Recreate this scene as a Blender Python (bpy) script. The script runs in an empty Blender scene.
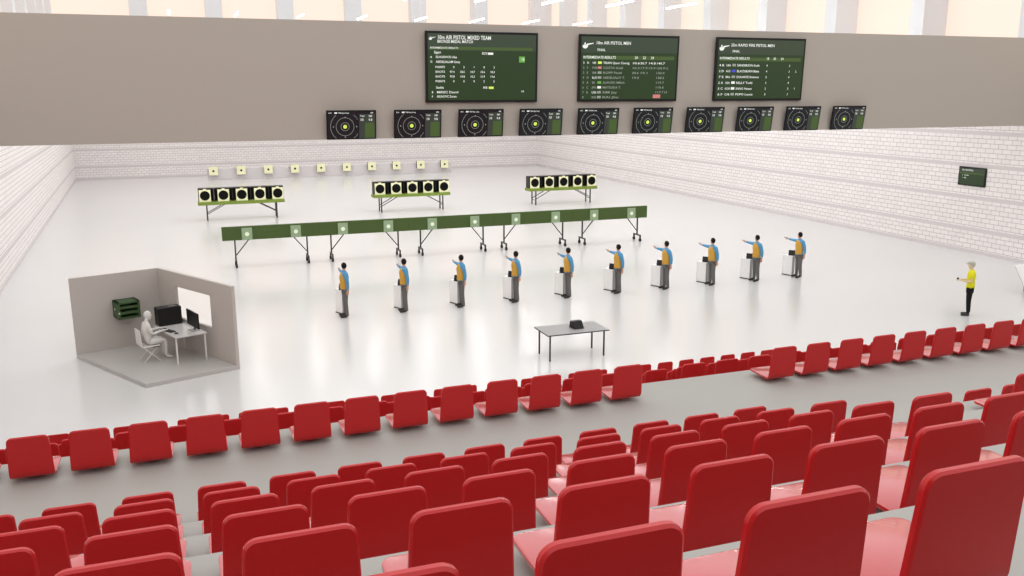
import bpy, bmesh, math, random
from mathutils import Vector, Matrix
random.seed(4)
scene = bpy.context.scene
col = scene.collection
PI = math.pi

# ------------------------------------------------------------------ materials
def mat(name, rgb, rough=.5, spec=.5, metal=0., emit=None, es=1., noise=0., nscale=8.):
    m = bpy.data.materials.new(name); m.use_nodes = True
    nt = m.node_tree; b = nt.nodes['Principled BSDF']
    b.inputs['Base Color'].default_value = (*rgb, 1)
    b.inputs['Roughness'].default_value = rough
    b.inputs['Specular IOR Level'].default_value = spec
    b.inputs['Metallic'].default_value = metal
    if emit:
        b.inputs['Emission Color'].default_value = (*emit, 1)
        b.inputs['Emission Strength'].default_value = es
    if noise:
        tc = nt.nodes.new('ShaderNodeTexCoord'); n = nt.nodes.new('ShaderNodeTexNoise')
        n.inputs['Scale'].default_value = nscale; n.inputs['Detail'].default_value = 3
        nt.links.new(tc.outputs['Object'], n.inputs['Vector'])
        mx = nt.nodes.new('ShaderNodeMix'); mx.data_type = 'RGBA'
        mx.inputs[6].default_value = (*[c*(1-noise) for c in rgb], 1)
        mx.inputs[7].default_value = (*[min(1, c*(1+noise)) for c in rgb], 1)
        nt.links.new(n.outputs['Fac'], mx.inputs[0]); nt.links.new(mx.outputs[2], b.inputs['Base Color'])
    return m

def brick(name, horiz):
    m = mat(name, (.8, .75, .74), .75, .3); nt = m.node_tree; b = nt.nodes['Principled BSDF']
    tc = nt.nodes.new('ShaderNodeTexCoord'); sp = nt.nodes.new('ShaderNodeSeparateXYZ')
    cb = nt.nodes.new('ShaderNodeCombineXYZ'); br = nt.nodes.new('ShaderNodeTexBrick')
    nt.links.new(tc.outputs['Object'], sp.inputs[0])
    nt.links.new(sp.outputs[horiz], cb.inputs['X']); nt.links.new(sp.outputs['Z'], cb.inputs['Y'])
    nt.links.new(cb.outputs[0], br.inputs['Vector'])
    br.inputs['Scale'].default_value = 1.0
    br.inputs['Brick Width'].default_value = .43
    br.inputs['Row Height'].default_value = .2
    br.inputs['Mortar Size'].default_value = .009
    br.inputs['Mortar Smooth'].default_value = .2
    br.inputs['Color1'].default_value = (.86, .82, .81, 1)
    br.inputs['Color2'].default_value = (.80, .765, .755, 1)
    br.inputs['Mortar'].default_value = (.36, .32, .33, 1)
    md = nt.nodes.new('ShaderNodeMath'); md.operation = 'MODULO'; md.inputs[1].default_value = 1.4
    ad = nt.nodes.new('ShaderNodeMath'); ad.operation = 'ADD'; ad.inputs[1].default_value = .45
    nt.links.new(sp.outputs['Z'], ad.inputs[0]); nt.links.new(ad.outputs[0], md.inputs[0])
    lt = nt.nodes.new('ShaderNodeMath'); lt.operation = 'LESS_THAN'; lt.inputs[1].default_value = .17
    nt.links.new(md.outputs[0], lt.inputs[0])
    l2 = nt.nodes.new('ShaderNodeMath'); l2.operation = 'LESS_THAN'; l2.inputs[1].default_value = .15
    nt.links.new(sp.outputs['Z'], l2.inputs[0])
    mxx = nt.nodes.new('ShaderNodeMath'); mxx.operation = 'MAXIMUM'
    nt.links.new(lt.outputs[0], mxx.inputs[0]); nt.links.new(l2.outputs[0], mxx.inputs[1])
    mx = nt.nodes.new('ShaderNodeMix'); mx.data_type = 'RGBA'
    nt.links.new(mxx.outputs[0], mx.inputs[0]); nt.links.new(br.outputs['Color'], mx.inputs[6])
    mx.inputs[7].default_value = (.64, .60, .605, 1)
    nt.links.new(mx.outputs[2], b.inputs['Base Color'])
    return m

M = dict(
    floor=mat('polished_floor', (.68, .68, .672), .19, .9, noise=.012, nscale=.35),
    terrace=mat('terrace_concrete', (.40, .39, .365), .6, .3, noise=.03, nscale=1.3),
    brick_x=brick('white_block_x', 'X'), brick_y=brick('white_block_y', 'Y'),
    panel=mat('taupe_panel', (.455, .415, .37), .7, .1),
    column=mat('pale_column', (.72, .73, .745), .6, .3),
    pane=mat('cream_glazing', (.25, .22, .18), .5, .2, emit=(1.0, .79, .685), es=.86),
    red=mat('red_seat_plastic', (.53, .006, .008), .26, .5),
    red_gloss=mat('polished_red_seat', (.56, .008, .012), .22, .5),
    bracket=mat('dark_bracket', (.03, .03, .03), .5),
    black=mat('black_plastic', (.008, .008, .008), .45, .3),
    dark=mat('dark_metal', (.035, .033, .03), .45, .4),
    green=mat('beam_green', (.072, .118, .030), .6, .3),
    lgreen=mat('target_face_green', (.33, .45, .28), .6, .3),
    glow=mat('target_light', (.8, .9, .7), .5, emit=(.8, .85, .6), es=.15),
    olive=mat('olive_tray', (.21, .29, .05), .6, .3),
    cream=mat('target_card', (.92, .91, .60), .7, .2),
    disc=mat('target_black', (.006, .006, .006), .7, .1),
    screen=mat('screen_green', (.012, .022, .009), .3, .25, emit=(.020, .036, .014), es=1.),
    screen_top=mat('screen_header', (.015, .022, .012), .3, .25, emit=(.038, .052, .034), es=1.),
    screen_bar=mat('screen_bar', (.02, .04, .01), .3, .25, emit=(.055, .085, .026), es=1.),
    text=mat('screen_text', (.5, .5, .5), .4, emit=(.62, .66, .60), es=.8),
    dimtext=mat('screen_text_dim', (.2, .2, .2), .4, emit=(.15, .19, .13), es=1.),
    yel=mat('screen_yellow', (.3, .4, .05), .4, emit=(.48, .62, .09), es=1.),
    bgreen=mat('screen_bright_green', (.1, .3, .05), .4, emit=(.06, .19, .03), es=1.),
    pink=mat('screen_pink', (.4, .1, .1), .4, emit=(.30, .14, .11), es=1.),
    blue_e=mat('screen_blue', (.02, .02, .3), .4, emit=(.05, .06, .4), es=1.),
    sblack=mat('screen_black', (.008, .008, .01), .25, .4, emit=(.006, .006, .009), es=1.),
    sgrey=mat('screen_grey', (.03, .04, .03), .3, .4, emit=(.02, .024, .02), es=1.),
    white=mat('white_board', (.95, .95, .94), .4, .5),
    cabin=mat('cabin_wall', (.52, .485, .45), .7, .2),
    cabfloor=mat('cabin_floor', (.50, .485, .47), .35, .5),
    manneq=mat('mannequin_white', (.74, .73, .70), .6, .3),
    tgrey=mat('table_grey', (.36, .36, .355), .45, .4),
    skin=mat('skin', (.62, .34, .24), .6, .3),
    hair=mat('black_hair', (.008, .007, .006), .7, .2),
    ghair=mat('grey_hair', (.50, .48, .42), .8, .2),
    blue=mat('blue_sleeve', (.10, .33, .57), .7, .2),
    ochre=mat('ochre_vest', (.66, .37, .065), .75, .2),
    trous=mat('grey_trousers', (.15, .145, .14), .8, .2),
    shoe=mat('dark_shoes', (.03, .028, .027), .5, .4),
    yellow=mat('yellow_shirt', (.80, .76, .02), .7, .2),
    pskin=mat('pale_skin', (.78, .60, .42), .6, .3),
    tblack=mat('black_trousers', (.010, .010, .010), .8, .2),
    lamp=mat('lamp_light', (1, 1, 1), .5, emit=(1, 1, 1), es=75.),
    boxg=mat('cabinet_green', (.045, .095, .035), .5, .4),
)

_b = M['red_gloss'].node_tree.nodes['Principled BSDF']
_b.inputs['Coat Weight'].default_value = 1.; _b.inputs['Coat IOR'].default_value = 1.58; _b.inputs['Coat Roughness'].default_value = .15
# ------------------------------------------------------------------ helpers
def tag(o, label=None, cat=None, group=None, kind=None):
    if label: o['label'] = label
    if cat: o['category'] = cat
    if group: o['group'] = group
    if kind: o['kind'] = kind
    return o

def root(name, loc, label, cat, group=None, rz=0.):
    o = bpy.data.objects.new(name, None); col.objects.link(o)
    o.location = loc; o.rotation_euler = (0, 0, rz); o.empty_display_size = .1
    return tag(o, label, cat, group)

def link(name, me, mats, parent=None, smooth=False, loc=None, rot=None):
    if not isinstance(mats, (list, tuple)): mats = [mats]
    for m in mats: me.materials.append(m)
    if smooth:
        for p in me.polygons: p.use_smooth = True
    o = bpy.data.objects.new(name, me); col.objects.link(o)
    if parent: o.parent = parent
    if loc: o.location = loc
    if rot: o.rotation_euler = rot
    return o

class B:
    def __init__(s): s.bm = bmesh.new(); s.mi = 0
    def _new(s, vs, faces):
        V = [s.bm.verts.new(v) for v in vs]
        for f in faces:
            F = s.bm.faces.new([V[i] for i in f]); F.material_index = s.mi
        return V
    def box(s, lo, hi, M4=None):
        x0, y0, z0 = lo; x1, y1, z1 = hi
        vs = [Vector(v) for v in [(x0,y0,z0),(x1,y0,z0),(x1,y1,z0),(x0,y1,z0),(x0,y0,z1),(x1,y0,z1),(x1,y1,z1),(x0,y1,z1)]]
        if M4: vs = [M4 @ v for v in vs]
        s._new(vs, [(3,2,1,0),(4,5,6,7),(0,1,5,4),(1,2,6,5),(2,3,7,6),(3,0,4,7)]); return s
    def prism(s, poly, vec):
        """closed polygon (3d pts) extruded by vec"""
        n = len(poly); v = Vector(vec)
        vs = [Vector(p) for p in poly] + [Vector(p)+v for p in poly]
        s._new(vs, [tuple(range(n))[::-1], tuple(range(n, 2*n))] + [(i, (i+1) % n, (i+1) % n+n, i+n) for i in range(n)]); return s
    def cyl(s, a, b, r, r2=None, n=10):
        a = Vector(a); b = Vector(b); d = (b-a).normalized(); r2 = r if r2 is None else r2
        t = Vector((0,0,1)) if abs(d.z) < .9 else Vector((1,0,0))
        u = d.cross(t).normalized(); w = d.cross(u)
        vs = [a+(u*math.cos(k*2*PI/n)+w*math.sin(k*2*PI/n))*r for k in range(n)] + [b+(u*math.cos(k*2*PI/n)+w*math.sin(k*2*PI/n))*r2 for k in range(n)]
        s._new(vs, [tuple(range(n))[::-1], tuple(range(n, 2*n))] + [(i, (i+1) % n, (i+1) % n+n, i+n) for i in range(n)]); return s
    def ball(s, c, r, seg=12):
        if not isinstance(r, (tuple, list)): r = (r, r, r)
        Mx = Matrix.Translation(c) @ Matrix.Diagonal((*r, 1))
        q = bmesh.ops.create_uvsphere(s.bm, u_segments=seg, v_segments=seg-2, radius=1, matrix=Mx)
        for v in q['verts']:
            for f in v.link_faces: f.material_index = s.mi
        return s
    def ring(s, c, r0, r1, n=40, y=0.):
        """flat ring in the XZ plane"""
        vs = []
        for k in range(n):
            a = 2*PI*k/n
            vs += [(c[0]+r0*math.cos(a), y, c[1]+r0*math.sin(a)), (c[0]+r1*math.cos(a), y, c[1]+r1*math.sin(a))]
        s._new(vs, [(2*k, 2*k+1, (2*k+3) % (2*n), (2*k+2) % (2*n)) for k in range(n)]); return s
    def mesh(s, name='m', bevel=0., seg=2, recalc=True):
        if recalc: bmesh.ops.recalc_face_normals(s.bm, faces=s.bm.faces)
        if bevel:
            es = [e for e in s.bm.edges if len(e.link_faces) == 2 and e.calc_face_angle(0) > .5]
            bmesh.ops.bevel(s.bm, geom=es, offset=bevel, segments=seg, affect='EDGES', profile=.5)
        me = bpy.data.meshes.new(name); s.bm.to_mesh(me); s.bm.free(); return me

def auto_smooth(me, ang=.6):
    bm = bmesh.new(); bm.from_mesh(me)
    for f in bm.faces: f.smooth = True
    for e in bm.edges:
        if len(e.link_faces) == 2 and e.calc_face_angle(0) > ang: e.smooth = False
    bm.to_mesh(me); bm.free(); return me

def skin(chains, sub=1):
    """chains: list of lists of (x,y,z,r) ; points with equal coordinates are shared; first point is the root"""
    verts, rad, edges, idx = [], [], [], {}
    for ch in chains:
        prev = None
        for p in ch:
            k = tuple(round(c, 4) for c in p[:3])
            if k not in idx:
                idx[k] = len(verts); verts.append(p[:3]); rad.append(p[3])
            i = idx[k]
            if prev is not None and prev != i: edges.append((prev, i))
            prev = i
    me = bpy.data.meshes.new('sk'); me.from_pydata(verts, edges, [])
    o = bpy.data.objects.new('sk', me); col.objects.link(o)
    md = o.modifiers.new('Skin', 'SKIN'); md.use_smooth_shade = True
    for i, sv in enumerate(me.skin_vertices[0].data):
        r = rad[i]
        sv.radius = r if isinstance(r, tuple) else (r, r)
        sv.use_root = (i == 0)
    s2 = o.modifiers.new('Sub', 'SUBSURF'); s2.levels = sub; s2.render_levels = sub
    dg = bpy.context.evaluated_depsgraph_get(); dg.update()
    out = bpy.data.meshes.new_from_object(o.evaluated_get(dg))
    bpy.data.objects.remove(o); bpy.data.meshes.remove(me)
    out.materials.clear()
    for p in out.polygons: p.use_smooth = True
    return out

def join_meshes(meshes, name='j'):
    bm = bmesh.new()
    for i, (m, mi) in enumerate(meshes):
        n0 = len(bm.faces); bm.from_mesh(m); bm.faces.ensure_lookup_table()
        for f in bm.faces[n0:]: f.material_index = mi
    me = bpy.data.meshes.new(name); bm.to_mesh(me); bm.free(); return me

def copy_tree(o, parent=None):
    c = o.copy(); col.objects.link(c); c.parent = parent
    for ch in list(o.children): copy_tree(ch, c)
    return c

def lettering(items, name, m, parent, y):
    """items: (string, x, z, size, width or None); every entry a part of its own, in the XZ plane facing -Y"""
    for s, x, z, size, wid in items:
        cu = bpy.data.curves.new('t', 'FONT'); cu.body = s; cu.size = size; cu.offset = size*.012
        cu.resolution_u = 2
        o = bpy.data.objects.new('t', cu); col.objects.link(o)
        dg = bpy.context.evaluated_depsgraph_get(); dg.update()
        me = bpy.data.meshes.new_from_object(o.evaluated_get(dg))
        bpy.data.objects.remove(o); bpy.data.curves.remove(cu)
        if not len(me.vertices): continue
        sx = 1.
        if wid:
            xs = [v.co.x for v in me.vertices]; sx = wid/max(1e-6, max(xs)-min(xs))
        for v in me.vertices: v.co = Vector((v.co.x*sx, 0, v.co.y))
        me.materials.clear()
        link(name, me, m, parent, loc=(x, y, z))

ORD = ['zeroth', 'first', 'second', 'third', 'fourth', 'fifth', 'sixth', 'seventh', 'eighth', 'ninth', 'tenth', 'eleventh',
       'twelfth', 'thirteenth', 'fourteenth', 'fifteenth', 'sixteenth', 'seventeenth', 'eighteenth', 'nineteenth', 'twentieth',
       'twenty-first', 'twenty-second', 'twenty-third', 'twenty-fourth', 'twenty-fifth', 'twenty-sixth', 'twenty-seventh']
def fromleft(i, n):
    if i == 0: return 'leftmost'
    if i == n-1: return 'rightmost'
    if i <= n/2: return ORD[i+1] + ' from the left'
    return ORD[n-i] + ' from the right'

# ------------------------------------------------------------------ camera
CAM = Vector((1.785, -27.1296, 6.9961)); yaw, pit, rol = .350095, -.218025, -.00249; FPX = 881.694
fw = Vector((math.sin(yaw)*math.cos(pit), math.cos(yaw)*math.cos(pit), math.sin(pit)))
r_ = fw.cross(Vector((0,0,1))).normalized(); u_ = r_.cross(fw)
R2 = r_*math.cos(rol)+u_*math.sin(rol); U2 = -r_*math.sin(rol)+u_*math.cos(rol)
cd = bpy.data.cameras.new('camera'); cam = bpy.data.objects.new('camera', cd); col.objects.link(cam)
cd.sensor_width = 36; cd.lens = FPX*36/1024; cd.clip_start = .05; cd.clip_end = 400
m3 = Matrix((R2, U2, -fw)).transposed()
cam.matrix_world = Matrix.Translation(CAM) @ m3.to_4x4()
scene.camera = cam

# ------------------------------------------------------------------ world
w = bpy.data.worlds.new('sky'); scene.world = w; w.use_nodes = True
bg = w.node_tree.nodes['Background']; bg.inputs['Color'].default_value = (1, 1, 1, 1); bg.inputs['Strength'].default_value = 1.3
scene.view_settings.view_transform = 'Standard'; scene.view_settings.look = 'None'
scene.view_settings.exposure = 0.; scene.view_settings.gamma = 1.; scene.view_settings.use_curve_mapping = False

# ------------------------------------------------------------------ the hall
XR = 34.15; YB = 54.0; WT = 8.0
def st(name, b, m, **k):
    return tag(link(name, b.mesh(name), m, **k), kind='structure')
st('floor', B().box((-9, -24, -.3), (36.5, 56, 0)), M['floor'])
st('wall_back', B().box((-8.6, YB, 0), (36, YB+1.4, WT)), M['brick_x'])
st('wall_right', B().box((XR, -24, 0), (XR+1.6, YB, WT)), M['brick_y'])
def LX(y): return -4.50-.046*y if y > 0 else -4.5
st('wall_left', B().prism([(LX(0), -24, 0), (LX(0), 0, 0), (LX(YB), YB, 0), (LX(YB)-1.6, YB, 0), (LX(0)-1.6, 0, 0), (LX(0)-1.6, -24, 0)], (0, 0, WT)), M['brick_y'])

# clerestory: square columns on top of the walls with cream glazing between them
ZT = 19.
n = 0
def column(lo, hi):
    global n
    n += 1
    st('trim_%d' % n, B().box(lo, hi), M['column'])
for k in range(7):
    x = -1.75+5.89*k
    column((x, YB+.02, WT), (x+1.38, YB+1.2, ZT))
for k in range(-2, 9):
    y1 = 49-6*k+.0
    column((XR+.02, y1-.85, WT), (XR+1.42, y1, ZT))
for k in range(0, 8):
    y1 = 49-6*k
    column((LX(y1)-1.45, y1-.85, WT), (LX(y1)-.1, y1, ZT))
st('window_1', B().box((-8.5, YB+1.42, WT), (36, YB+1.5, ZT)), M['pane'])
st('window_2', B().box((XR+1.65, -24, WT), (XR+1.73, YB+1.4, ZT)), M['pane'])
st('window_3', B().prism([(LX(0)-1.62, -24, WT), (LX(0)-1.62, 0, WT), (LX(YB)-1.62, YB+1.4, WT), (LX(YB)-1.7, YB+1.4, WT), (LX(0)-1.7, 0, WT), (LX(0)-1.7, -24, WT)], (0, 0, ZT-WT)), M['pane'])

# strip lamps hung under roof beams (the beams are above the picture)
for j, (y0, y1, zb) in enumerate(((33.2, 36.4, 15.6), (19.0, 22.4, 15.6), (7.0, 10.4, 15.6))):  # nearest line is out of view, added to light the floor around the shooters
    ym = (y0+y1)/2
    st('trim_%d' % (40+j), B().box((LX(ym)-1.0, ym-.2, zb), (XR+1.0, ym+.2, zb+.6)), M['column'])
    for k in range(8):
        x = 1.4+4.08*k
        t = root('strip_lamp', (x, ym, 12.0), 'white hanging strip lamp, %s in the %s line' % (fromleft(k, 8), ('farthest', 'middle', 'unseen added nearest')[j]), 'lamp', 'strip lamps')
        link('diffuser', B().box((-.035, y0-ym, -.04), (.035, y1-ym, 0)).mesh(), M['lamp'], t)
        link('housing', B().box((-.09, y0-ym-.02, .0), (.09, y1-ym+.02, .08)).mesh(), M['white'], t)
        link('cable', B().cyl((0, 0, .08), (0, 0, zb-12), .006, n=5).mesh(), M['white'], t)

# the big hanging panel across the hall
PY0 = -1.0
st('wall_front', B().box((LX(0), PY0, 5.68), (XR, PY0+.35, 9.0)), M['panel'])

# ------------------------------------------------------------------ grandstand
PITCH, RISE = 1.1427, .4456; FP, FR = 1.1427, .4456
EA, ZA = -16.42, 2.905           # walkway front edge
prof = [(-16.42, 0)]
ys = []
# front tier steps going down towards the floor
pts = [(EA+FP*6, 0.0)]
for q in range(6, 0, -1):
    z = ZA-.05-FR*q; pts += [(EA+FP*q, z), (EA+FP*(q-1), z)]
pts += [(EA, ZA), (-18.91, ZA)]
for k in range(7):
    z = 3.15+RISE*k; y = -18.91-PITCH*k; y2 = -18.91-PITCH*(k+1)
    if k == 6: y2 = -29.5
    pts += [(y, z), (y2, z)]
pts += [(-29.5, 0)]
poly = [(LX(0)+.002, y, z+.001) for y, z in pts]
bmf = B(); bmf.prism(poly, (XR-LX(0)-.004, 0, 0))
bmesh.ops.triangulate(bmf.bm, faces=[f for f in bmf.bm.faces if len(f.verts) > 4])
st('floor_grandstand', bmf, M['terrace'])

st('wall_rear_light_block', B().box((LX(0), -29.8, 0), (XR, -29.5, 8.6)), mat('light_block_grey', (.12, .12, .12), .7, .2))  # unseen wall added behind the stand, height and dark grey shaped to dim seat backs

# ---- one seat shell
def seat_proto():
    T = .036
    # backrest outline in the plane of the back (u across, v up)
    wb, wt, H, R = .222, .203, .480, .055
    lean = .044/.48
    vs_ = [0, .012, .027, .045, .07, .11, .15, .2, .3, .4] + [H-R+R*math.sin(a/6*PI/2) for a in range(7)]
    def half(v):
        w0 = wb+(wt-wb)*min(v, H-R)/(H-R)
        if v <= H-R: return w0
        return wt-R+math.sqrt(max(0, R*R-(v-H+R)**2))
    def yy(v): return -lean*v-.006+(.55*(.07-v)**2/.07 if v < .07 else 0)
    b = B(); V = []
    for v in vs_:
        h_ = max(half(v), .02)
        V += [(-h_, yy(v), v), (h_, yy(v), v), (h_, yy(v)+T, v), (-h_, yy(v)+T, v)]
    F_ = [(0, 3, 2, 1), tuple(4*(len(vs_)-1)+q for q in (0, 1, 2, 3))]
    for r in range(len(vs_)-1):
        for q in range(4):
            F_.append((4*r+q, 4*r+(q+1) % 4, 4*r+4+(q+1) % 4, 4*r+4+q))
    b._new([Vector(q) for q in V], F_)
    bmesh.ops.recalc_face_normals(b.bm, faces=b.bm.faces)
    es = [e for e in b.bm.edges if len(e.link_faces) == 2 and e.calc_face_angle(0) > 1.2 and max(v.co.z for v in e.verts) > .005]
    bmesh.ops.bevel(b.bm, geom=es, offset=.009, segments=1, affect='EDGES', profile=.5)
    back = auto_smooth(b.mesh('backrest'), .42)
    # pan: swept profile with a rounded heel, front corners rounded
    L, rise = .465, .012
    o = [(-wb, .04), (-wb-.004, .12)]
    R = .06; wf = .232
    for k in range(6):
        a = PI-k/5*PI/2; o.append((-wf+R+R*math.cos(a), L-R+R*math.sin(a)))
    for k in range(6):
        a = PI/2-k/5*PI/2; o.append((wf-R+R*math.cos(a), L-R+R*math.sin(a)))
    o += [(wb+.004, .12), (wb, .04)]
    b = B(); b.prism([(x, y, .0+rise*y/L) for x, y in o], (0, 0, .026))
    # rounded heel under the back
    b.cyl((-wb, .04, .014), (wb, .04, .014), .0135, n=10)
    pan = auto_smooth(b.mesh('seat', bevel=.004, seg=2), .5)
    b = B(); b.box((-.05, .20, -.068), (.05, .36, .012))
    br = b.mesh('bracket')
    return back, pan, br
SB, SP, SK = seat_proto()
seat0 = None
def seat(x, y, z, label, group):
    global seat0
    if seat0 is None:
        t = root('stadium_seat', (x, y, z), label, 'seat', group)
        link('backrest', SB, M['red'], t); link('seat_pan', SP, M['red_gloss'], t); link('bracket', SK, M['bracket'], t)
        seat0 = t
    else:
        t = copy_tree(seat0); t.location = (x, y, z); t['label'] = label; t['group'] = group
    return t

def SX(q, k):   # q = rows above the row at the walkway edge (negative: below)
    sh = .0525*q if q <= 0 else .0
    if q <= 0:
        return (-.0338+.5936*k if k < 14 else .077+.5937*k)+sh
    return .6526+.0525*(q-1)+.6*k+(.08 if k > 12 else 0)
# row A at the walkway edge
ks = list(range(-1, 13))+list(range(16, 25))
for i, k in enumerate(ks):
    lab = 'red seat at the walkway edge, %s before the gap' % fromleft(k+1, 14) if k < 14 else \
          'red seat at the walkway edge, %s beyond the gap' % fromleft(k-16, 9)
    seat(SX(0, k), -17.09, 2.973, lab, 'seats along the walkway edge')
for q in range(1, 8):
    ks = list(range(-1, 14))+list(range(15, 27))
    y, z = (-17.09+FP*q, 2.923-FR*q) if q < 7 else (-9.01, .085)
    for i, k in enumerate(ks):
        seat(SX(0, k)-.17-(.08+(q-1)*.0167 if k < 14 else 0), y, z, 'red lower-tier seat, %s in the %s row below the walkway' % (fromleft(i, len(ks)), ORD[q]), 'seats of the lower tier, row %d down' % q)
UP = {1: list(range(-1, 12)), 2: list(range(0, 12)), 3: list(range(0, 12)), 4: list(range(0, 11)), 5: list(range(1, 9)), 6: list(range(2, 6))}
for r, ks in UP.items():
    for i, k in enumerate(ks):
        seat(SX(r, k), -19.57-PITCH*(r-1), 3.214+RISE*(r-1), 'red upper-tier seat, %s in the %s row above the walkway' % (fromleft(i, len(ks)), ORD[r]), 'seats of the upper tier, row %d' % r)
seat(SX(1, 16)+.16, -19.57, 3.03, 'red seat beyond the right-hand aisle, the one standing free at its left end', 'seats beyond the aisle')
seat(SX(1, 17)+.16, -19.57, 3.03, 'red seat beyond the right-hand aisle, in front of the rightmost one', 'seats beyond the aisle')
seat(SX(2, 15)+.10, -19.57-PITCH, 3.214+RISE, 'red seat beyond the right-hand aisle, cut by the right edge of the photo', 'seats beyond the aisle')

# ------------------------------------------------------------------ screens
def screen_frame(t, W, H, T=.07, bez=.045):
    b = B()
    b.box((-W/2, -T, -H/2), (W/2, 0, H/2))
    me = b.mesh('body', bevel=.008, seg=1)
    link('casing', me, M['black'], t)
    b = B(); b.box((-W/2+bez, -T-.004, -H/2+bez), (W/2-bez, -T, H/2-bez))
    return b

def hand_icon(x, z, s):
    """pistol hand pictogram pointing right"""
    b = B()
    P = lambda pts: b.prism([(x+u*s, 0, z+v*s) for u, v in pts], (0, -.004, 0))
    P([(0, .15), (.12, .02), (.30, 0), (.46, .10), (.50, .26), (.36, .30), (.24, .28), (.10, .30), (.03, .26)])
    P([(.30, .30), (.42, .27), (.98, .40), (1.0, .46), (.62, .42), (.44, .40)])
    P([(.16, .30), (.26, .30), (.30, .42), (.24, .50), (.16, .44)])
    return b.mesh('icon')

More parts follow.
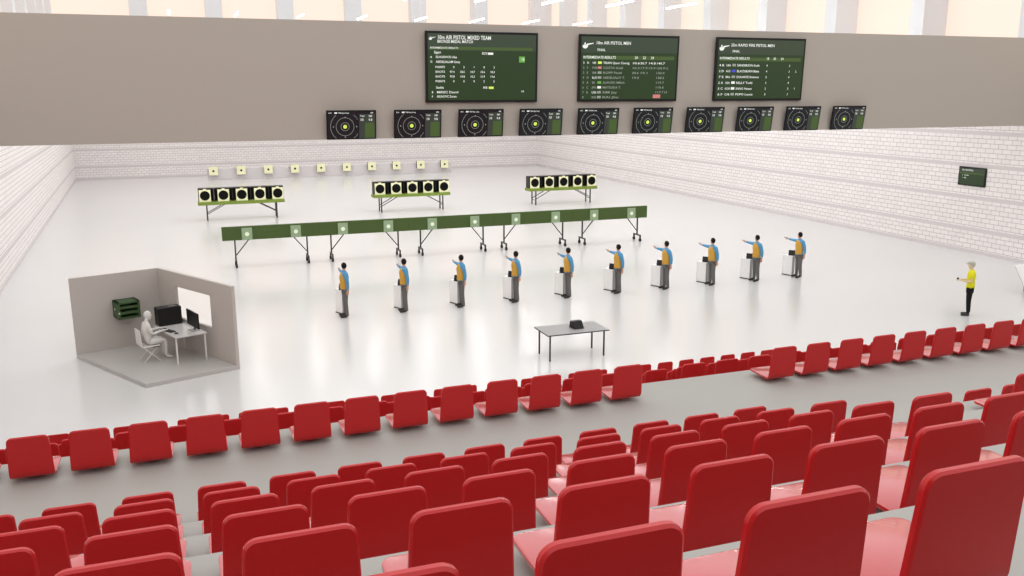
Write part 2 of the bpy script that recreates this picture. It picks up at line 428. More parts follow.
def big_screen(cx, which):
    W, H = 3.55, 2.06
    labs = ['large green scoreboard headed 10m air pistol mixed team, leftmost of three', 'large green scoreboard headed 10m air pistol men, middle of three', 'large green scoreboard headed 25m rapid fire pistol men, rightmost of three']
    t = root('scoreboard', (cx, PY0-.045, 7.745), labs[which], 'screen', 'scoreboards on the grey panel')
    t.rotation_euler = (math.radians(2.0), 0, 0)
    b = screen_frame(t, W, H, .08, .07)
    link('display', b.mesh('display'), M['screen'], t)
    Y = -.0865
    X0, Z0 = -W/2+.07, H/2-.07; w_, h_ = W-.14, H-.14
    bb = B().box((X0, Y-.001, Z0-.25*h_), (X0+w_, Y+.001, Z0)); link('header', bb.mesh('header'), M['screen_top'], t)
    zb = .195 if which == 0 else .30
    th = .045 if which == 0 else .06
    bb = B().box((X0+.02*w_, Y-.003, Z0-(zb+th)*h_), (X0+.97*w_, Y-.001, Z0-zb*h_)); link('bar', bb.mesh('bar'), M['screen_bar'], t)
    G = lambda u, v: (X0+u*w_, Z0-v*h_)
    bright, dim = [], []
    def T(lst, s, u, v, size, wid=None):
        x, z = G(u, v); lst.append((s, x, z, size*h_, wid*w_ if wid else None))
    if which == 0:
        T(bright, '10m AIR PISTOL MIXED TEAM', .085, .085, .085, .48); T(bright, 'BRONZE MEDAL MATCH', .085, .138, .062, .32)
        T(bright, 'INTERMEDIATE RESULTS', .02, .225, .036, .25)
        T(bright, 'Egypt', .055, .295, .05); T(bright, 'EGY', .49, .305, .05); 
        T(bright, 'A', .02, .365, .045); T(bright, 'ELHODHOD Alaa', .07, .365, .048, .19)
        T(bright, 'G', .02, .435, .045); T(bright, 'ABDELSALAM Samy', .07, .437, .048, .22)
        for i, (nm, vals) in enumerate([('POINTS', '02102'), ('SHOTS', ['97.4', '20.5', '10.7', '10.6', '18.3']), ('SHOTS', ['97.8', '19.8', '10.3', '10.9', '19.6']), ('POINTS', '00022')]):
            v = .515+.071*i
            T(bright, nm, .065, v, .045, .085)
            for j, s in enumerate(vals): T(bright, s, .215+j*.093-(.02 if len(s) > 1 else -.01), v, .045)
        T(bright, 'Serbia', .07, .825, .05); T(bright, 'SRB', .50, .825, .045)
        T(bright, 'B', .03, .895, .045); T(bright, 'MIKEC Damir', .075, .895, .048, .2)
        T(bright, 'F', .03, .96, .045); T(bright, 'ARUNOVIC Zorana', .075, .96, .048, .18)
        T(bright, '16', .860, .39, .055); T(bright, '14', .862, .885, .045)
        x, z = G(.085, .085); ic = (X0+.01*w_, Z0-.10*h_, .20)
        bb = B().box((X0+.84*w_, Y-.003, Z0-.42*h_), (X0+.895*w_, Y, Z0-.33*h_)); link('badge', bb.mesh(), M['bgreen'], t)
        bb = B().box((X0+.555*w_, Y-.003, Z0-.83*h_), (X0+.60*w_, Y, Z0-.795*h_)); link('flag', bb.mesh(), M['yel'], t)
        bb = B().box((X0+.545*w_, Y-.003, Z0-.308*h_), (X0+.595*w_, Y, Z0-.275*h_)); link('flag', bb.mesh(), M['text'], t)
    elif which == 1:
        T(bright, '10m AIR PISTOL MEN', .145, .12, .07, .35); T(bright, 'FINAL', .16, .225, .055)
        T(bright, 'INTERMEDIATE RESULTS', .02, .345, .058, .33); T(bright, '20', .55, .345, .058); T(bright, '22', .635, .345, .058); T(bright, '24', .72, .345, .058)
        rows = [('3', 'H', 'VIE', 'TRAN Quoc Cuong', '10.6 20.7 14.8 140.7'.split(), ''), ('2', 'F', 'POR', 'COSTA Small', '10.3 17.9 19.9 160.9'.split(), '3.3'), ('3', 'E', 'SRB', 'KOPP Pavel', '20.6 19.1 . 120.4'.split(), ''),
                ('4', 'D', 'RUS', 'ABDELSALIY T.', '19.5 . . 138.2'.split(), ''), ('5', 'A', 'IRI', 'ALHAYED AMALA', '. . . 119.7'.split(), ''), ('6', 'C', 'JPN', 'MATSUDA T.', '. . . 110.6'.split(), ''), ('7', 'B', 'USA', 'SIM Jay', '. . . 117.7'.split(), '0.8'), ('8', '', 'IND', 'RAI Jitu', [], '')]
        for i, (a, c, d, nm, vals, ex) in enumerate(rows):
            v = .43+.079*i; L_ = bright if i in (0,) else dim
            T(L_, a, .02, v, .05); T(L_, c, .06, v, .05); T(bright if i % 3 == 0 else dim, d, .115, v, .048); T(L_, nm, .225, v, .05, .27 if i == 0 else (.06+.013*len(nm)))
            for j, s in enumerate(vals):
                if s != '.': T(L_, s, .525+.085*j, v, .048, .07 if len(s) < 5 else .085)
            if ex: T(L_, ex, .88, v, .045)
            bb = B().box((X0+.172*w_, Y-.003, Z0-v*h_), (X0+.21*w_, Y, Z0-(v-.038)*h_)); link('flag', bb.mesh(), M[['yel', 'pink', 'dimtext', 'dimtext', 'bgreen', 'text', 'dimtext', 'dimtext'][i]], t)
        bb = B().box((X0+.76*w_, Y-.003, Z0-.985*h_), (X0+.84*w_, Y, Z0-.925*h_)); link('badge', bb.mesh(), M['pink'], t)
        ic = (X0+.01*w_, Z0-.19*h_, .38)
    else:
        T(bright, '25m RAPID FIRE PISTOL MEN', .14, .115, .066, .50); T(bright, 'FINAL', .16, .215, .055)
        T(bright, 'INTERMEDIATE RESULTS', .02, .333, .056, .34); T(bright, '18', .56, .333, .056); T(bright, '20', .64, .333, .056); T(bright, '24', .73, .333, .056)
        rows = [('4 B', 'USA', 'SANDERSON Keith', '4', '2', ''), ('2 D', 'AUS', 'BLACKBURN Blake', '4', '3', '2'), ('7 E', 'BRA', 'DOUARTE Emerson', '5', '4', ''), ('2 A', 'USA', 'KELLY Todd', '3', '4', ''), ('5 C', 'KOR', 'SANG Haeun', '2', '3', '1'), ('6 F', 'CUB', 'PUPO Leuris', '5', '3', '')]
        for i, (a, d, nm, p1, p2, p3) in enumerate(rows):
            v = .45+.099*i
            T(bright, a, .02, v, .052, .055); T(bright, d, .10, v, .05); T(bright, nm, .225, v, .052, .04+.0145*len(nm))
            T(bright, p1, .565, v, .05); T(bright, p2, .835, v, .05)
            if p3: T(bright, p3, .915, v, .05)
            bb = B().box((X0+.17*w_, Y-.003, Z0-v*h_), (X0+.21*w_, Y, Z0-(v-.042)*h_)); link('flag', bb.mesh(), M[['dimtext', 'blue_e', 'dimtext', 'text', 'text', 'dimtext'][i]], t)
        ic = (X0+.01*w_, Z0-.19*h_, .38)
    lettering(bright, 'lettering', M['text'], t, Y-.005)
    lettering(dim, 'lettering', M['dimtext'], t, Y-.005)
    link('pistol_icon', hand_icon(*ic), M['text'], t, loc=(0, Y-.002, 0))
for i, cx in enumerate((10.365, 15.30, 20.26)): big_screen(cx, i)

def small_screen():
    W, H = 1.44, .84
    t = root('target_monitor', (0, 0, 0), 'x', 'screen', 'target monitors under the scoreboards')
    link('bracket', B().box((-.15, 0, -.1), (.15, .10, .1)).mesh(), M['dark'], t)
    b = screen_frame(t, W, H, .05, .035)
    link('display', b.mesh('display'), M['sblack'], t)
    Y = -.0565; X0, Z0 = -W/2+.035, H/2-.035; w_, h_ = W-.07, H-.07
    cx, cz = X0+.36*w_, Z0-.56*h_
    bb = B(); 
    for r in (.12, .26): bb.ring((cx, cz), r-.007, r+.003)
    # outer ring cut by the edges of the display
    n = 48; R = .42
    for k in range(n):
        a0, a1 = 2*PI*k/n, 2*PI*(k+1)/n
        p = [(cx+rr*math.cos(a), cz+rr*math.sin(a)) for rr, a in ((R-.007, a0), (R+.003, a0), (R+.003, a1), (R-.007, a1))]
        if all(X0 < q[0] < X0+.64*w_ and Z0-h_ < q[1] < Z0-.1*h_ for q in p):
            bb._new([(q[0], 0, q[1]) for q in p], [(0, 1, 2, 3)])
    for du, dv in ((-.335, 0), (.335, 0), (0, -.30), (0, .27)):
        bb.box((cx+du-.012, -.001, cz+dv-.018), (cx+du+.012, .001, cz+dv+.018))
    link('ring_lines', bb.mesh(recalc=False), M['dimtext'], t, loc=(0, Y-.003, 0))
    bb = B(); bb.cyl((cx, .0, cz), (cx, -.003, cz), .055, n=20); link('shot_mark', bb.mesh(), M['yel'], t, loc=(0, Y-.002, 0))
    bb = B().box((X0+.66*w_, Y-.001, Z0-h_), (X0+w_, Y+.002, Z0-.09*h_)); link('side_panel', bb.mesh(), M['sgrey'], t)
    bb = B().box((X0+.78*w_, Y-.003, Z0-.98*h_), (X0+.98*w_, Y, Z0-.42*h_)); link('shot_list', bb.mesh(), M['screen_bar'], t)
    bb = B().box((X0+.14*w_, Y-.003, Z0-.07*h_), (X0+.2*w_, Y, Z0-.02*h_)); link('flag', bb.mesh(), M['text'], t)
    lettering([('8 H', X0+.02*w_, Z0-.07*h_, .055, None), ('TRAN Quoc Cuong', X0+.22*w_, Z0-.07*h_, .055, .3), ('600', X0+.9*w_, Z0-.07*h_, .055, None), ('580', X0+.86*w_, Z0-.20*h_, .07, None),
                    ('Total', X0+.68*w_, Z0-.19*h_, .06, None), ('10', X0+.68*w_, Z0-.35*h_, .10, None), ('9.8', X0+.86*w_, Z0-.35*h_, .09, None)], 'lettering', M['text'], t, Y-.005)
    return t
cs = small_screen()
for i in range(10):
    t = cs if i == 0 else copy_tree(cs)
    t.location = (6.335+1.9695*i, PY0-.12, 6.10); t.rotation_euler = (math.radians(8), 0, 0)
    t['label'] = 'small black target monitor under the scoreboards, %s of ten' % fromleft(i, 10)

# monitor on the right wall
t = root('wall_monitor', (XR, 2.44, 3.345), 'black framed green monitor alone on the white block wall at the right', 'screen')
t.rotation_euler = (0, 0, -PI/2)
b = screen_frame(t, 1.44, .82, .06, .06); link('display', b.mesh(), M['screen'], t)
link('header', B().box((-.66, -.067, .14), (.66, -.064, .35)).mesh(), M['screen_top'], t)
link('bar', B().box((-.62, -.069, .10), (.62, -.066, .15)).mesh(), M['screen_bar'], t)
lettering([('10m AIR PISTOL', -.55, .24, .09, .6), ('1  CHN', -.52, .02, .06, .34), ('2  SRB', -.48, -.09, .06, .2)], 'lettering', M['text'], t, -.070)

# ------------------------------------------------------------------ 10 m target stands
def caster_leg(parent, x, xs, ztop):
    """post with a slanted strut and a forked foot on two castors"""
    y = .40
    b = B(); b.box((x-.028, y-.028, .30), (x+.028, y+.028, ztop+.3))
    leg = link('leg', b.mesh(), M['dark'], parent)
    s = B(); s.cyl((x+(.03 if xs > x else -.03), y, .48), (xs, y, ztop+.1), .024, n=6); link('strut', s.mesh(), M['dark'], leg)
    f = B(); f.box((x-.032, y-.31, .26), (x+.032, y+.31, .32))
    for s_ in (-1, 1): f.box((x-.03, y+s_*.31-.035, .10), (x+.03, y+s_*.31+.035, .32))
    link('foot', f.mesh(), M['dark'], leg)
    for s_ in (-1, 1):
        c = B(); c.cyl((x-.04, y+s_*.31, .075), (x+.04, y+s_*.31, .075), .075, n=14); link('castor', c.mesh(), M['black'], leg)
for i in range(5):
    x0 = 2.868+3.871*i; W = 3.868
    t = root('target_stand', (x0, 10, 0), 'dark green target stand with two target squares, %s of five in line' % fromleft(i, 5), 'target stand', 'joined target stands')
    link('beam', B().box((0, -.0, 1.155), (W, .14, 1.716)).mesh(bevel=.006, seg=1), M['green'], t)
    link('back_rail', B().box((.1, .14, 1.40), (W-.1, .40, 1.46)).mesh(), M['dark'], t)
    fx = lambda x: 1.785+(x0+x-1.785)*1.0108-x0
    caster_leg(t, fx(.48), fx(1.17), 1.175); caster_leg(t, fx(3.36), fx(2.69), 1.175)
    for j in range(2):
        cx = .976+1.947*j-.012*i*0
        cx = (3.844+1.947*(2*i+j))-x0
        f = link('target_face', B().box((cx-.205, -.05, 1.172), (cx+.205, -.0, 1.655)).mesh(), M['lgreen'], t)
        link('target_light', B().cyl((cx, -.056, 1.40), (cx, -.05, 1.40), .085, n=20).mesh(), M['glow'], f)

# ------------------------------------------------------------------ 25 m target groups
for gi, gx in enumerate((2.56, 12.45, 22.38)):
    t = root('target_table', (gx-.36, 25, 0), 'olive green table with five black target discs, %s of three' % ('leftmost', 'middle', 'rightmost')[gi], 'target table', 'target tables')
    W = 4.64
    link('tray', B().box((-.04, -.12, .88), (W+.04, .75, 1.06)).mesh(bevel=.01, seg=1), M['olive'], t)
    for k in range(5):
        cx = .36+.99*k
        b = B()
        xl = cx-(.35 if k == 0 else .485); xr = cx+(.33 if k == 4 else .485)
        b.box((xl, .62, 1.062), (xr, .66, 1.80)); b.box((xl, .10, 1.062), (xl+.03, .62, 1.80)); b.box((xr-.03, .10, 1.062), (xr, .62, 1.80))
        b.box((xl+.03, .10, 1.76), (xr-.03, .62, 1.80))
        h = link('housing', b.mesh(), M['black'], t)
        c = link('target_card', B().box((cx-.31, -.02, 1.062), (cx+.31, .03, 1.735)).mesh(), M['cream'], t)
        link('target_disc', B().cyl((cx, -.028, 1.41), (cx, -.02, 1.41), .265, n=32).mesh(), M['disc'], c)
        link('clip', B().box((cx-.08, -.02, 1.735), (cx+.08, .03, 1.79)).mesh(), M['cream'], c)
    for s_, xx in ((1, .42), (-1, W-.42)):
        for yy in (-.02, .65):
            lg = link('leg', B().box((xx-.033, yy-.033, 0), (xx+.033, yy+.033, .88)).mesh(), M['dark'], t)
            link('brace', B().cyl((xx+.03*s_, yy, .38), (xx+.95*s_, yy, .88), .024, n=6).mesh(), M['dark'], lg)
        link('cross_bar', B().box((xx-.018, .005, .28), (xx+.018, .625, .315)).mesh(), M['dark'], t)

# ------------------------------------------------------------------ 50 m targets
tag(link('target_plinth', B().box((3.25, 50.05, 0), (24.15, 50.5, .93)).mesh(bevel=.01, seg=1), mat('plinth_grey', (.70, .67, .67), .7, .2)), 'long low grey plinth at the far end behind the row of small targets', 'plinth')
for k in range(10):
    x = 3.742+2.188*k
    t = root('small_target', (x, 50, 0), 'small yellow target at the far end, %s of ten' % fromleft(k, 10), 'target', 'small targets at the far end')
    bx = link('housing', B().box((-.33, -.28, .45), (.33, .05, 1.10)).mesh(), M['black'], t)
    c = link('target_card', B().box((-.35, -.32, .42), (.35, -.28, 1.12)).mesh(), M['cream'], t)
    link('target_disc', B().cyl((0, -.328, .76), (0, -.32, .76), .085, n=20).mesh(), M['disc'], c)

# ------------------------------------------------------------------ people
def fingers(h, d, s, side, r=.009, L=.085, curl=.3):
    """five finger chains from hand point h along direction d; side = spread direction"""
    h = Vector(h); d = Vector(d).normalized(); side = Vector(side).normalized(); down = d.cross(side)
    out = []
    for i, f in enumerate((.9, 1.0, .93, .75)):
        o = h+side*(.030*(1-i*2/3))
        a = o+d*(.03); b = a+d*(L*f*.5)+down*(.006*s); c = b+(d*math.cos(curl)+down*math.sin(curl)*s)*(L*f*.5)
        out.append([(*h, .026), (*a, r*1.1), (*b, r), (*c, r*.8)])
    a = h-d*.02+side*.045; b = a+(d*.7+side*.5)*.045
    out.append([(*h, .026), (*a, r*1.2), (*b, r)])
    return out

def loft(rings, n=20):
    vs, fs = [], []
    for cx, cy, z, rx, ry in rings:
        vs += [(cx+rx*math.cos(2*PI*k/n), cy+ry*math.sin(2*PI*k/n), z) for k in range(n)]
    for r in range(len(rings)-1):
        fs += [(r*n+k, r*n+(k+1) % n, (r+1)*n+(k+1) % n, (r+1)*n+k) for k in range(n)]
    fs += [tuple(range(n))[::-1], tuple(range((len(rings)-1)*n, len(rings)*n))]
    me = bpy.data.meshes.new('loft'); me.from_pydata(vs, [], fs)
    for p in me.polygons: p.use_smooth = True
    return me

def head_mesh(c, yawdir, r=.095, nose=True):
    """head with jaw, nose and ears; yawdir = facing angle"""
    b = B(); b.ball((0, 0, .02), (r, r*.80, r*1.12), 16)
    b.ball((r*.18, 0, -.055), (r*.70, r*.62, r*.72), 12)
    b.cyl((r*.95, 0, -.005), (r*1.13, 0, -.025), .010, .016, n=8)
    for s in (-1, 1):
        b.ball((-.005, s*r*.80, -.005), (.018, .010, .030), 8)
        b.ball((r*.86, s*r*.30, .012), (.010, .014, .008), 8)
    b.ball((r*.90, 0, -.060), (.010, .026, .008), 8)
    me = b.mesh()
    Mx = Matrix.Translation(c) @ Matrix.Rotation(yawdir, 4, 'Z'); me.transform(Mx)
    for p in me.polygons: p.use_smooth = True
    return me

def hair_mesh(c, yawdir, r=.095):
    b = B(); b.ball((-.008, 0, .03), (r*1.06, r*.90, r*1.12), 18)
    bmesh.ops.delete(b.bm, geom=[v for v in b.bm.verts if (v.co.x > .045 and v.co.z < .075) or v.co.z < -.06], context='VERTS')
    me = b.mesh(); me.transform(Matrix.Translation(c) @ Matrix.Rotation(yawdir, 4, 'Z'))
    for p in me.polygons: p.use_smooth = True
    return me

def solid(me, t):
    bm = bmesh.new(); bm.from_mesh(me); bmesh.ops.solidify(bm, geom=bm.faces, thickness=t); bm.to_mesh(me); bm.free()
    for p in me.polygons: p.use_smooth = True
    return me

# --- shooter: chest towards -X, right arm stretched down the range (+Y)
def make_shooter():
    t = root('person', (0, 0, 0), 'x', 'person', 'pistol shooters')
    LS, LE, LW, LH = (.01, -.185, 1.42), (.06, -.235, 1.16), (.055, -.245, .93), (.045, -.25, .86)
    RS, RE, RW, RH = (-.01, .19, 1.42), (-.03, .44, 1.42), (-.05, .66, 1.425), (-.055, .73, 1.43)
    C = (0, 0, 1.36)
    legs = []
    for s, k in ((-1, 0), (1, .02)):
        legs.append([(0, 0, .97, .11), (.0, s*.085, .90, .08), (-.015+k, s*.10, .52, .062), (.02, s*.115, .11, .040)])
    ch = [[(0, 0, .97, .11), (0, 0, 1.14, .10), (*C, .105), (0, .01, 1.46, .06), (0, .02, 1.53, .052), (-.0, .03, 1.58, .055)],
          [(*C, .105), (*LS, .05), (*LE, .040), (*LW, .029), (*LH, .026)],
          [(*C, .105), (*RS, .05), (*RE, .040), (*RW, .029), (*RH, .026)]] + legs
    ch += fingers(LH, (-.1, 0, -1), 1, (-1, 0, 0)) + fingers(RH, (0, 1, 0), 1, (0, 0, 1), curl=1.2)
    sk = skin(ch)
    hd = head_mesh((0, .03, 1.655), PI/2+.15)
    body = join_meshes([(sk, 0), (hd, 0)])
    for p in body.polygons: p.use_smooth = True
    link('body', body, M['skin'], t)
    link('hair', solid(hair_mesh((0, .03, 1.655), PI/2+.15), .006), M['hair'], t)
    arms = skin([[(0, 0, 1.36, .13), (*LS, .078), (*LE, .060), (.0558, -.2447, .95, .044)],
                 [(0, 0, 1.36, .13), (*RS, .078), (*RE, .058), (-.049, .645, 1.4245, .042)]])
    tor = loft([(.0, 0, .90, .135, .168), (.0, 0, 1.0, .13, .16), (0, 0, 1.15, .128, .16), (0, 0, 1.32, .140, .188), (0, 0, 1.42, .120, .190), (0, .005, 1.49, .08, .11), (0, .015, 1.53, .055, .06)])
    link('sweater', join_meshes([(arms, 0), (tor, 0)]), M['blue'], t, smooth=True)
    v = loft([(-.02, 0, .93, .138, .168), (-.02, 0, 1.0, .135, .166), (-.02, 0, 1.15, .133, .166), (-.025, .0, 1.32, .145, .180), (-.022, .0, 1.40, .128, .168), (-.015, .005, 1.475, .095, .10)])
    link('vest', v, M['ochre'], t)
    tr = []
    for s, k in ((-1, 0), (1, .02)):
        tr.append([(0, 0, .90, .11), (.0, s*.085, .84, .102), (-.015+k, s*.105, .52, .078), (.02, s*.125, .07, .060), (.02, s*.125, .035, .058)])
    legs_ = skin(tr); hips = loft([(0, 0, .80, .115, .175), (0, 0, .90, .128, .165), (0, 0, 1.0, .124, .152)])
    link('trousers', join_meshes([(legs_, 0), (hips, 0)]), M['trous'], t, smooth=True)
    for s in (-1, 1):
        sm = skin([[(.045, s*.125, .062, .052), (-.04, s*.128, .060, .054), (-.16, s*.135, .045, .048), (-.22, s*.138, .042, .036)]])
        zmin = min(v.co.z for v in sm.vertices)
        for v in sm.vertices: v.co.z -= zmin-.001
        link('shoe', sm, M['shoe'], t)
    return t
sh0 = make_shooter()
for i in range(10):
    t = sh0 if i == 0 else copy_tree(sh0)
    t.location = (6.19+1.9367*i, .44, 0); t.scale = (.985, .985, .985)
    t.rotation_euler = (0, 0, random.uniform(-.03, .03))
    t['label'] = 'shooter in blue sleeves and ochre vest aiming, %s of ten' % fromleft(i, 10)

def pistol():
    b = B(); b.box((-.010, -.02, .0), (.010, .13, .024)); b.box((-.012, -.04, -.065), (.012, .0, .010)); b.cyl((0, .02, -.012), (0, .11, -.012), .008, n=8)
    return b.mesh('pistol', bevel=.003, seg=1)
pm = pistol()
pm.materials.append(M['tgrey'])
for i in range(10):
    o = bpy.data.objects.new('air_pistol', pm); col.objects.link(o); o.location = (6.19+1.9367*i-.056, .44+.775, 1.425)
    tag(o, 'small grey pistol held by the shooter %s of ten' % fromleft(i, 10), 'pistol', 'air pistols in the shooters\' hands')

# --- shooting bench beside every shooter
def bench():
    t = root('shooting_bench', (0, 0, 0), 'x', 'bench', 'white shooting benches')
    # long side runs along local x
    link('front_panel', B().box((-.20, -.012, .03), (.20, .012, .76)).mesh(bevel=.004, seg=1), M['white'], t)
    link('tabletop', B().box((-.21, -.02, .76), (.21, .18, .785)).mesh(bevel=.004, seg=1), M['white'], t)
    link('frame', B().box((-.212, -.006, .02), (-.202, .16, .76)).box((.202, -.006, .02), (.212, .16, .76)).mesh(), M['tgrey'], t)
    link('base', B().box((-.215, -.03, .0), (.215, .18, .022)).mesh(), M['dark'], t)
    return t
b0 = bench()
mon = None
for i in range(10):
    xs = 6.19+1.9367*i
    t = b0 if i == 0 else copy_tree(b0)
    t.location = (xs-.125, .945, 0); t.rotation_euler = (0, 0, math.radians(-68))
    t['label'] = 'white bench before the shooter %s of ten' % fromleft(i, 10)
    if mon is None:
        mon = root('lane_monitor', (0, 0, 0), 'x', 'monitor', 'black lane monitors on the benches')
        link('casing', B().prism([(-.12, -.05, 0), (-.12, .07, 0), (-.12, .05, .20), (-.12, -.0, .20)], (.24, 0, 0)).mesh(bevel=.004, seg=1), M['black'], mon)
        link('display', B().prism([(-.10, -.047, .03), (-.10, -.049, .03), (-.10, -.008, .18), (-.10, -.006, .18)], (.20, 0, 0)).mesh(), M['sblack'], mon)
        m_ = mon
    else: m_ = copy_tree(mon)
    m_.location = (xs-.02, .86, .787); m_.rotation_euler = (0, 0, math.radians(-50))
    m_['label'] = 'small black monitor on the bench of the shooter %s of ten' % fromleft(i, 10)

# --- referee (faces along local +X)
def make_referee():
    ang = math.radians(133)
    t = root('person', (24.86, -6.42, 0), 'standing person in a yellow shirt, black trousers and pale cap holding a black stopwatch', 'person', rz=ang)
    C = (0, 0, 1.33)
    def arm(s): return (0, s*.18, 1.41), (-.02, s*.22, 1.13), (.24, s*.12, 1.13), (.31, s*.06, 1.14)
    ch = [[(0, 0, .95, .10), (0, 0, 1.12, .095), (*C, .10), (0, 0, 1.43, .06), (.01, 0, 1.50, .05), (.02, 0, 1.55, .052)]]
    for s in (-1, 1):
        a = arm(s)
        ch.append([(*C, .10), (*a[0], .05), (*a[1], .040), (*a[2], .027), (*a[3], .025)])
        ch.append([(0, 0, .95, .10), (0, s*.085, .88, .075), (.01, s*.09, .50, .058), (-.02, s*.09, .10, .038)])
        ch += fingers(a[3], (1, 0, 0), 1, (0, -s, .3), curl=.9)
    body = join_meshes([(skin(ch), 0), (head_mesh((.03, 0, 1.63), 0), 0)])
    for p in body.polygons: p.use_smooth = True
    link('body', body, M['pskin'], t)
    link('hair', solid(hair_mesh((.03, 0, 1.63), 0), .006), M['ghair'], t)
    b = B(); b.ball((.03, 0, 1.70), (.108, .095, .06), 14)
    b.prism([(.08, -.07, 1.685), (.19, -.05, 1.675), (.20, 0, 1.675), (.19, .05, 1.675), (.08, .07, 1.685)], (0, 0, .012))
    cm = b.mesh(); 
    for p in cm.polygons: p.use_smooth = True
    link('cap', cm, M['ghair'], t)
    ch = []
    for s in (-1, 1):
        a = arm(s); ch.append([(*C, .12), (*a[0], .078), (a[1][0]*.6, s*.205, 1.21, .064)])
    tor = loft([(.0, 0, .89, .125, .160), (0, 0, 1.0, .12, .15), (0, 0, 1.15, .118, .15), (0, 0, 1.30, .130, .178), (0, 0, 1.40, .112, .178), (0, 0, 1.46, .075, .10), (.005, 0, 1.50, .05, .055)])
    link('shirt', join_meshes([(skin(ch), 0), (tor, 0)]), M['yellow'], t, smooth=True)
    ch = []
    for s in (-1, 1): ch.append([(0, 0, .90, .11), (0, s*.085, .84, .108), (.01, s*.09, .50, .080), (-.02, s*.09, .08, .062)])
    hips = loft([(0, 0, .80, .105, .165), (0, 0, .88, .115, .155), (0, 0, .98, .112, .142)])
    link('trousers', join_meshes([(skin(ch), 0), (hips, 0)]), M['tblack'], t, smooth=True)
    for s in (-1, 1):
        sm = skin([[(-.06, s*.09, .055, .045), (.04, s*.095, .055, .046), (.15, s*.105, .043, .040), (.20, s*.108, .04, .030)]])
        zmin = min(v.co.z for v in sm.vertices)
        for v in sm.vertices: v.co.z -= zmin-.001
        link('shoe', sm, M['shoe'], t)
    c, s_ = math.cos(ang), math.sin(ang)
    sw = link('stopwatch', B().cyl((-.0, 0, -.03), (0, 0, .03), .035, n=16).box((-.01, -.01, .03), (.01, .01, .05)).mesh(bevel=.003, seg=1), M['black'])
    sw.location = (24.86+c*.375-s_*.0, -6.42+s_*.375, 1.16)
    tag(sw, 'small black stopwatch in the hands of the person in the yellow shirt', 'stopwatch')
make_referee()

# ------------------------------------------------------------------ grey table with a dark box
Rt = math.radians(0)
t = root('folding_table', (11.24, -5.95, 0), 'grey table with thin dark legs standing on the range floor behind the shooters', 'table')
link('tabletop', B().box((-.89, -.48, .725), (.89, .48, .75)).mesh(bevel=.004, seg=1), M['tgrey'], t)
link('edge_band', B().box((-.90, -.49, .718), (.90, .49, .738)).mesh(), M['dark'], t)
for sx in (-1, 1):
    for sy in (-1, 1):
        link('leg', B().box((sx*.79-.018, sy*.38-.018, 0), (sx*.79+.018, sy*.38+.018, .72)).mesh(), M['dark'], t)
o = link('equipment_box', B().prism([(-.15, -.17, .0), (-.15, .14, 0), (-.15, .10, .19), (-.15, -.03, .19)], (.30, 0, 0)).mesh(bevel=.006, seg=1), M['black'])
o.location = (11.38, -5.95, .752); o.rotation_euler = (0, 0, .1); tag(o, 'black wedge-shaped equipment box on the grey table', 'box')

# ------------------------------------------------------------------ the control cabin
A = Vector((-1.406, -1.598, 0)); D = Vector((.75, -.84, 0)); Bp = Vector((2.585, -4.13, 0)); C = A+Bp-D
eL = (A-D).normalized(); eR = (Bp-D).normalized(); H = 2.20; TH = .09
nL = Vector((0,0,1)).cross(eL); nL = nL if nL.dot(Bp-D) < 0 else -nL     # outward normals
nR = Vector((0,0,1)).cross(eR); nR = nR if nR.dot(A-D) < 0 else -nR
t = root('control_cabin', (A+Bp)/2, 'small open grey cabin of two walls and a floor slab, one wall with a window', 'cabin')
off = -(A+Bp)/2
P = lambda v, z: (v.x+off.x, v.y+off.y, z)
LA = (A-D).length; LB = (Bp-D).length
link('floor_slab', B().prism([P(A, 0.002), P(C, .002), P(Bp, .002), P(D, .002)], (0, 0, .098)).mesh(), M['cabfloor'], t)
link('side_wall', B().prism([P(A, .0), P(D, .0), P(D+nL*TH, .0), P(A+nL*TH, 0)], (0, 0, H)).mesh(), M['cabin'], t)
wb = B(); w0, w1, z0, z1 = .90, 2.70, .93, 1.81
def wseg(a, b_, za, zb_):
    p0 = D+eR*a; p1 = D+eR*b_
    wb.prism([P(p0, za), P(p1, za), P(p1+nR*TH, za), P(p0+nR*TH, za)], (0, 0, zb_-za))
wseg(-.12, w0, 0, H); wseg(w1, LB, 0, H); wseg(w0, w1, 0, z0); wseg(w0, w1, z1, H)
ww = link('window_wall', wb.mesh(), M['cabin'], t)
gm = mat('clear_glass', (1, 1, 1), .02, .3); gm.node_tree.nodes['Principled BSDF'].inputs['Transmission Weight'].default_value = 1; gm.node_tree.nodes['Principled BSDF'].inputs['IOR'].default_value = 1.02
gb = B(); p0 = D+eR*w0+nR*.04; p1 = D+eR*w1+nR*.04
gb.prism([P(p0, z0), P(p1, z0), P(p1+nR*.008, z0), P(p0+nR*.008, z0)], (0, 0, z1-z0)); link('window_pane', gb.mesh(), gm, ww)

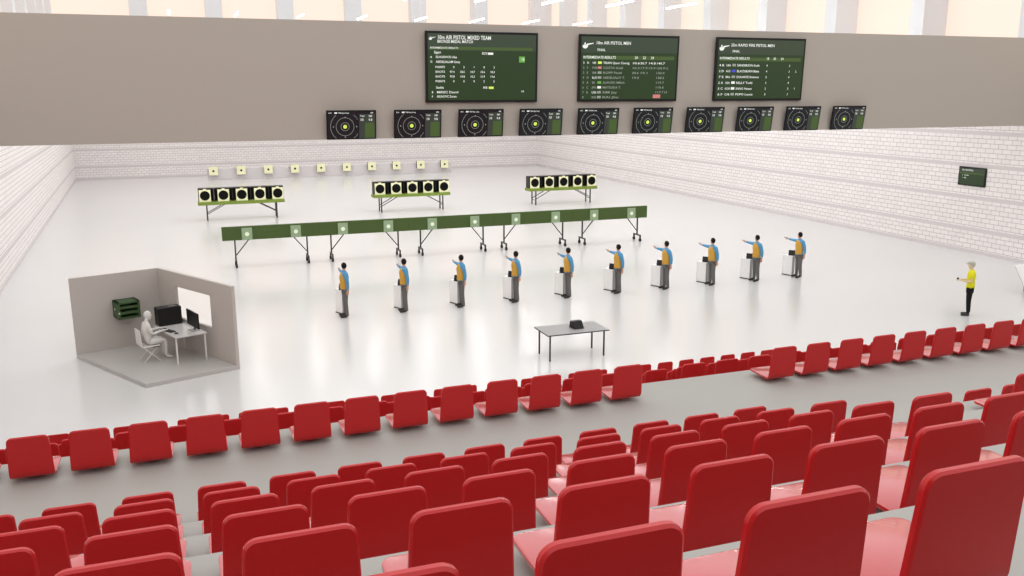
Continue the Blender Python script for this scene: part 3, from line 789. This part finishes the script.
# green cabinet on the side wall
gx = D+eL*.98
ca = math.atan2(-eL.y, -eL.x)      # local x from A to D
t = root('shelf_cabinet', (gx.x-nL.x*.0, gx.y-nL.y*.0, 0), 'dark green open-fronted cabinet hung on the cabin side wall', 'cabinet', rz=ca)
cb = B(); w2 = .29; d = .50; zb_, zt = 1.0, 1.47
cb.box((-w2, -d, zb_), (w2, 0, zb_+.05)); cb.box((-w2, -d, zt-.05), (w2, 0, zt)); cb.box((-w2, -d, zb_), (-w2+.06, 0, zt)); cb.box((w2-.06, -d, zb_), (w2, 0, zt)); cb.box((-w2, -.04, zb_), (w2, 0, zt))
link('case', cb.mesh(), M['boxg'], t)
for k in range(2):
    zz = zb_+.13+.15*k; link('shelf', B().box((-w2+.06, -d+.02, zz), (w2-.06, -.04, zz+.07)).mesh(), M['boxg'], t)
link('emblem', B().cyl((-w2-.004, -.20, 1.25), (-w2, -.20, 1.25), .03, n=14).mesh(), M['white'], t)
link('lock', B().box((-w2+.012, -d-.006, 1.16), (-w2+.042, -d, 1.20)).mesh(), M['white'], t)

# desk
dk = [Vector((1.15, -3.55, 0)), Vector((1.93, -3.28, 0)), Vector((1.34, -1.80, 0)), Vector((.57, -2.08, 0))]
t = root('desk', (1.25, -2.68, .1), 'small light grey desk in the cabin under the window', 'desk')
dd = Vector((1.25, -2.68, .1))
Q = lambda v, z: (v.x-dd.x, v.y-dd.y, z)
link('desktop', B().prism([Q(v, .715) for v in dk], (0, 0, .03)).mesh(), mat('desk_grey', (.62, .61, .60), .3, .5), t)
cen = sum(dk, Vector())/4
for v in dk:
    q = v+(cen-v)*.09; link('leg', B().box((q.x-dd.x-.02, q.y-dd.y-.02, 0), (q.x-dd.x+.02, q.y-dd.y+.02, .715)).mesh(), M['manneq'], t)
da = math.atan2(.27, .78)      # desk short axis
ZD = .1+.745
t = root('computer_tower', (.99, -2.03, ZD+.002), 'large black computer tower standing on the cabin desk', 'computer', rz=da)
link('case', B().box((-.31, -.13, 0), (.31, .22, .49)).mesh(bevel=.01, seg=1), M['black'], t)
link('top_grille', B().box((-.10, -.06, .49), (.26, .17, .495)).mesh(), M['dark'], t)
link('port_strip', B().box((.0, -.02, .495), (.2, .04, .505)).mesh(), M['tgrey'], t)
t = root('monitor', (1.60, -2.93, ZD+.002), 'flat black monitor on a stand on the cabin desk', 'monitor', rz=da+PI/2)
link('display', B().box((-.42, -.02, .10), (.42, .015, .52)).mesh(bevel=.006, seg=1), M['black'], t)
link('stand', B().box((-.03, -.045, .0), (.03, -.02, .30)).mesh(), M['dark'], t)
link('base', B().box((-.14, -.12, 0), (.14, .10, .012)).mesh(bevel=.004, seg=1), M['tgrey'], t)
t = root('keyboard', (.96, -2.76, ZD+.002), 'black keyboard lying on the cabin desk', 'keyboard', rz=math.radians(-58))
link('body', B().box((-.26, -.08, 0), (.26, .08, .018)).mesh(bevel=.004, seg=1), M['black'], t)
kk = B()
for a in range(12):
    for b_ in range(4): kk.box((-.245+.041*a, -.068+.035*b_, .018), (-.21+.041*a, -.038+.035*b_, .024))
link('keys', kk.mesh(), M['dark'], t)
o = link('computer_mouse', B().ball((0, 0, .016), (.055, .033, .02), 12).mesh(), M['black'], smooth=True); o.location = (1.17, -3.16, ZD+.006); tag(o, 'black computer mouse beside the keyboard on the cabin desk', 'mouse')

# chair + mannequin
fa = da                         # facing direction of the sitter
cxy = (.47, -2.79)
t = root('chair', (*cxy, .1), 'pale chair with thin legs in the cabin under the seated figure', 'chair', rz=fa)
link('seat', B().box((-.22, -.21, .40), (.22, .21, .43)).mesh(bevel=.01, seg=2), M['manneq'], t)
link('seat_edge', B().box((.04, -.212, .385), (.225, .212, .40)).mesh(), M['black'], t)
link('backrest', B().prism([(-.235, -.23, .44), (-.235, .23, .44), (-.255, .21, .88), (-.255, -.21, .88)], (-.022, 0, 0)).mesh(bevel=.006, seg=1), M['manneq'], t)
for s in (-1, 1):
    link('leg', B().cyl((.16, s*.18, .40), (-.22, s*.20, .0), .011, n=8).mesh(), M['manneq'], t)
    link('leg', B().cyl((-.25, s*.185, .47), (-.18, s*.19, .40), .011, n=8).cyl((-.18, s*.18, .40), (.20, s*.20, 0), .011, n=8).mesh(), M['manneq'], t)
C0 = (-.06, 0, .93)
ch = [[(-.05, 0, .53, .15), (-.07, 0, .72, .145), (*C0, .165), (-.03, 0, 1.04, .07), (-.01, 0, 1.10, .05), (.0, 0, 1.15, .052)]]
for s in (-1, 1):
    ch.append([(*C0, .165), (-.04, s*.18, .97, .068), (.04, s*.22, .74, .042), (.30, s*.16, .79, .03), (.37, s*.15, .79, .026)])
    ch.append([(-.05, 0, .53, .15), (.0, s*.09, .515, .10), (.40, s*.11, .52, .062), (.38, s*.11, .10, .040), (.45, s*.12, .045, .036), (.55, s*.13, .04, .028)])
    ch += fingers((.37, s*.15, .79), (1, 0, -.1), 1, (0, -s, 0), curl=.4)
body = join_meshes([(skin(ch), 0), (head_mesh((.02, 0, 1.215), 0), 0)])
for v in body.vertices: v.co.z = max(v.co.z, .002)
for p in body.polygons: p.use_smooth = True
t = root('person', (*cxy, .1), 'plain off-white figure sitting on the cabin chair with hands on the desk', 'person', rz=fa)
link('body', body, M['manneq'], t)

# ------------------------------------------------------------------ white louvred board at the right edge
t = root('louvred_board', (28.93, -4.55, 0), 'white ribbed board leaning at the right edge of the floor', 'board')
def Lp(u): return (-.60*u, 1.0-.86*u)      # y, z down the slope
for k in range(10):
    (ya, za), (yb, zb2) = Lp(k/10+.004), Lp((k+1)/10-.012)
    link('slat', B().prism([(0, ya, za), (0, yb, zb2), (0, yb+.03, zb2+.02), (0, ya+.03, za+.02)], (2.8, 0, 0)).mesh(), M['white'], t)
link('frame', B().prism([(.02, 0, .98), (.02, -.6, .12), (.02, -.57, .10), (.02, .03, .96)], (.05, 0, 0)).prism([(2.7, 0, .98), (2.7, -.6, .12), (2.7, -.57, .10), (2.7, .03, .96)], (.05, 0, 0)).mesh(), M['tgrey'], t)
for x in (.6, 2.2):
    link('leg', B().box((x-.02, .01, 0), (x+.02, .05, .97)).mesh(), M['tgrey'], t)
    link('leg', B().box((x-.02, -.60, 0), (x+.02, -.56, .13)).mesh(), M['tgrey'], t)
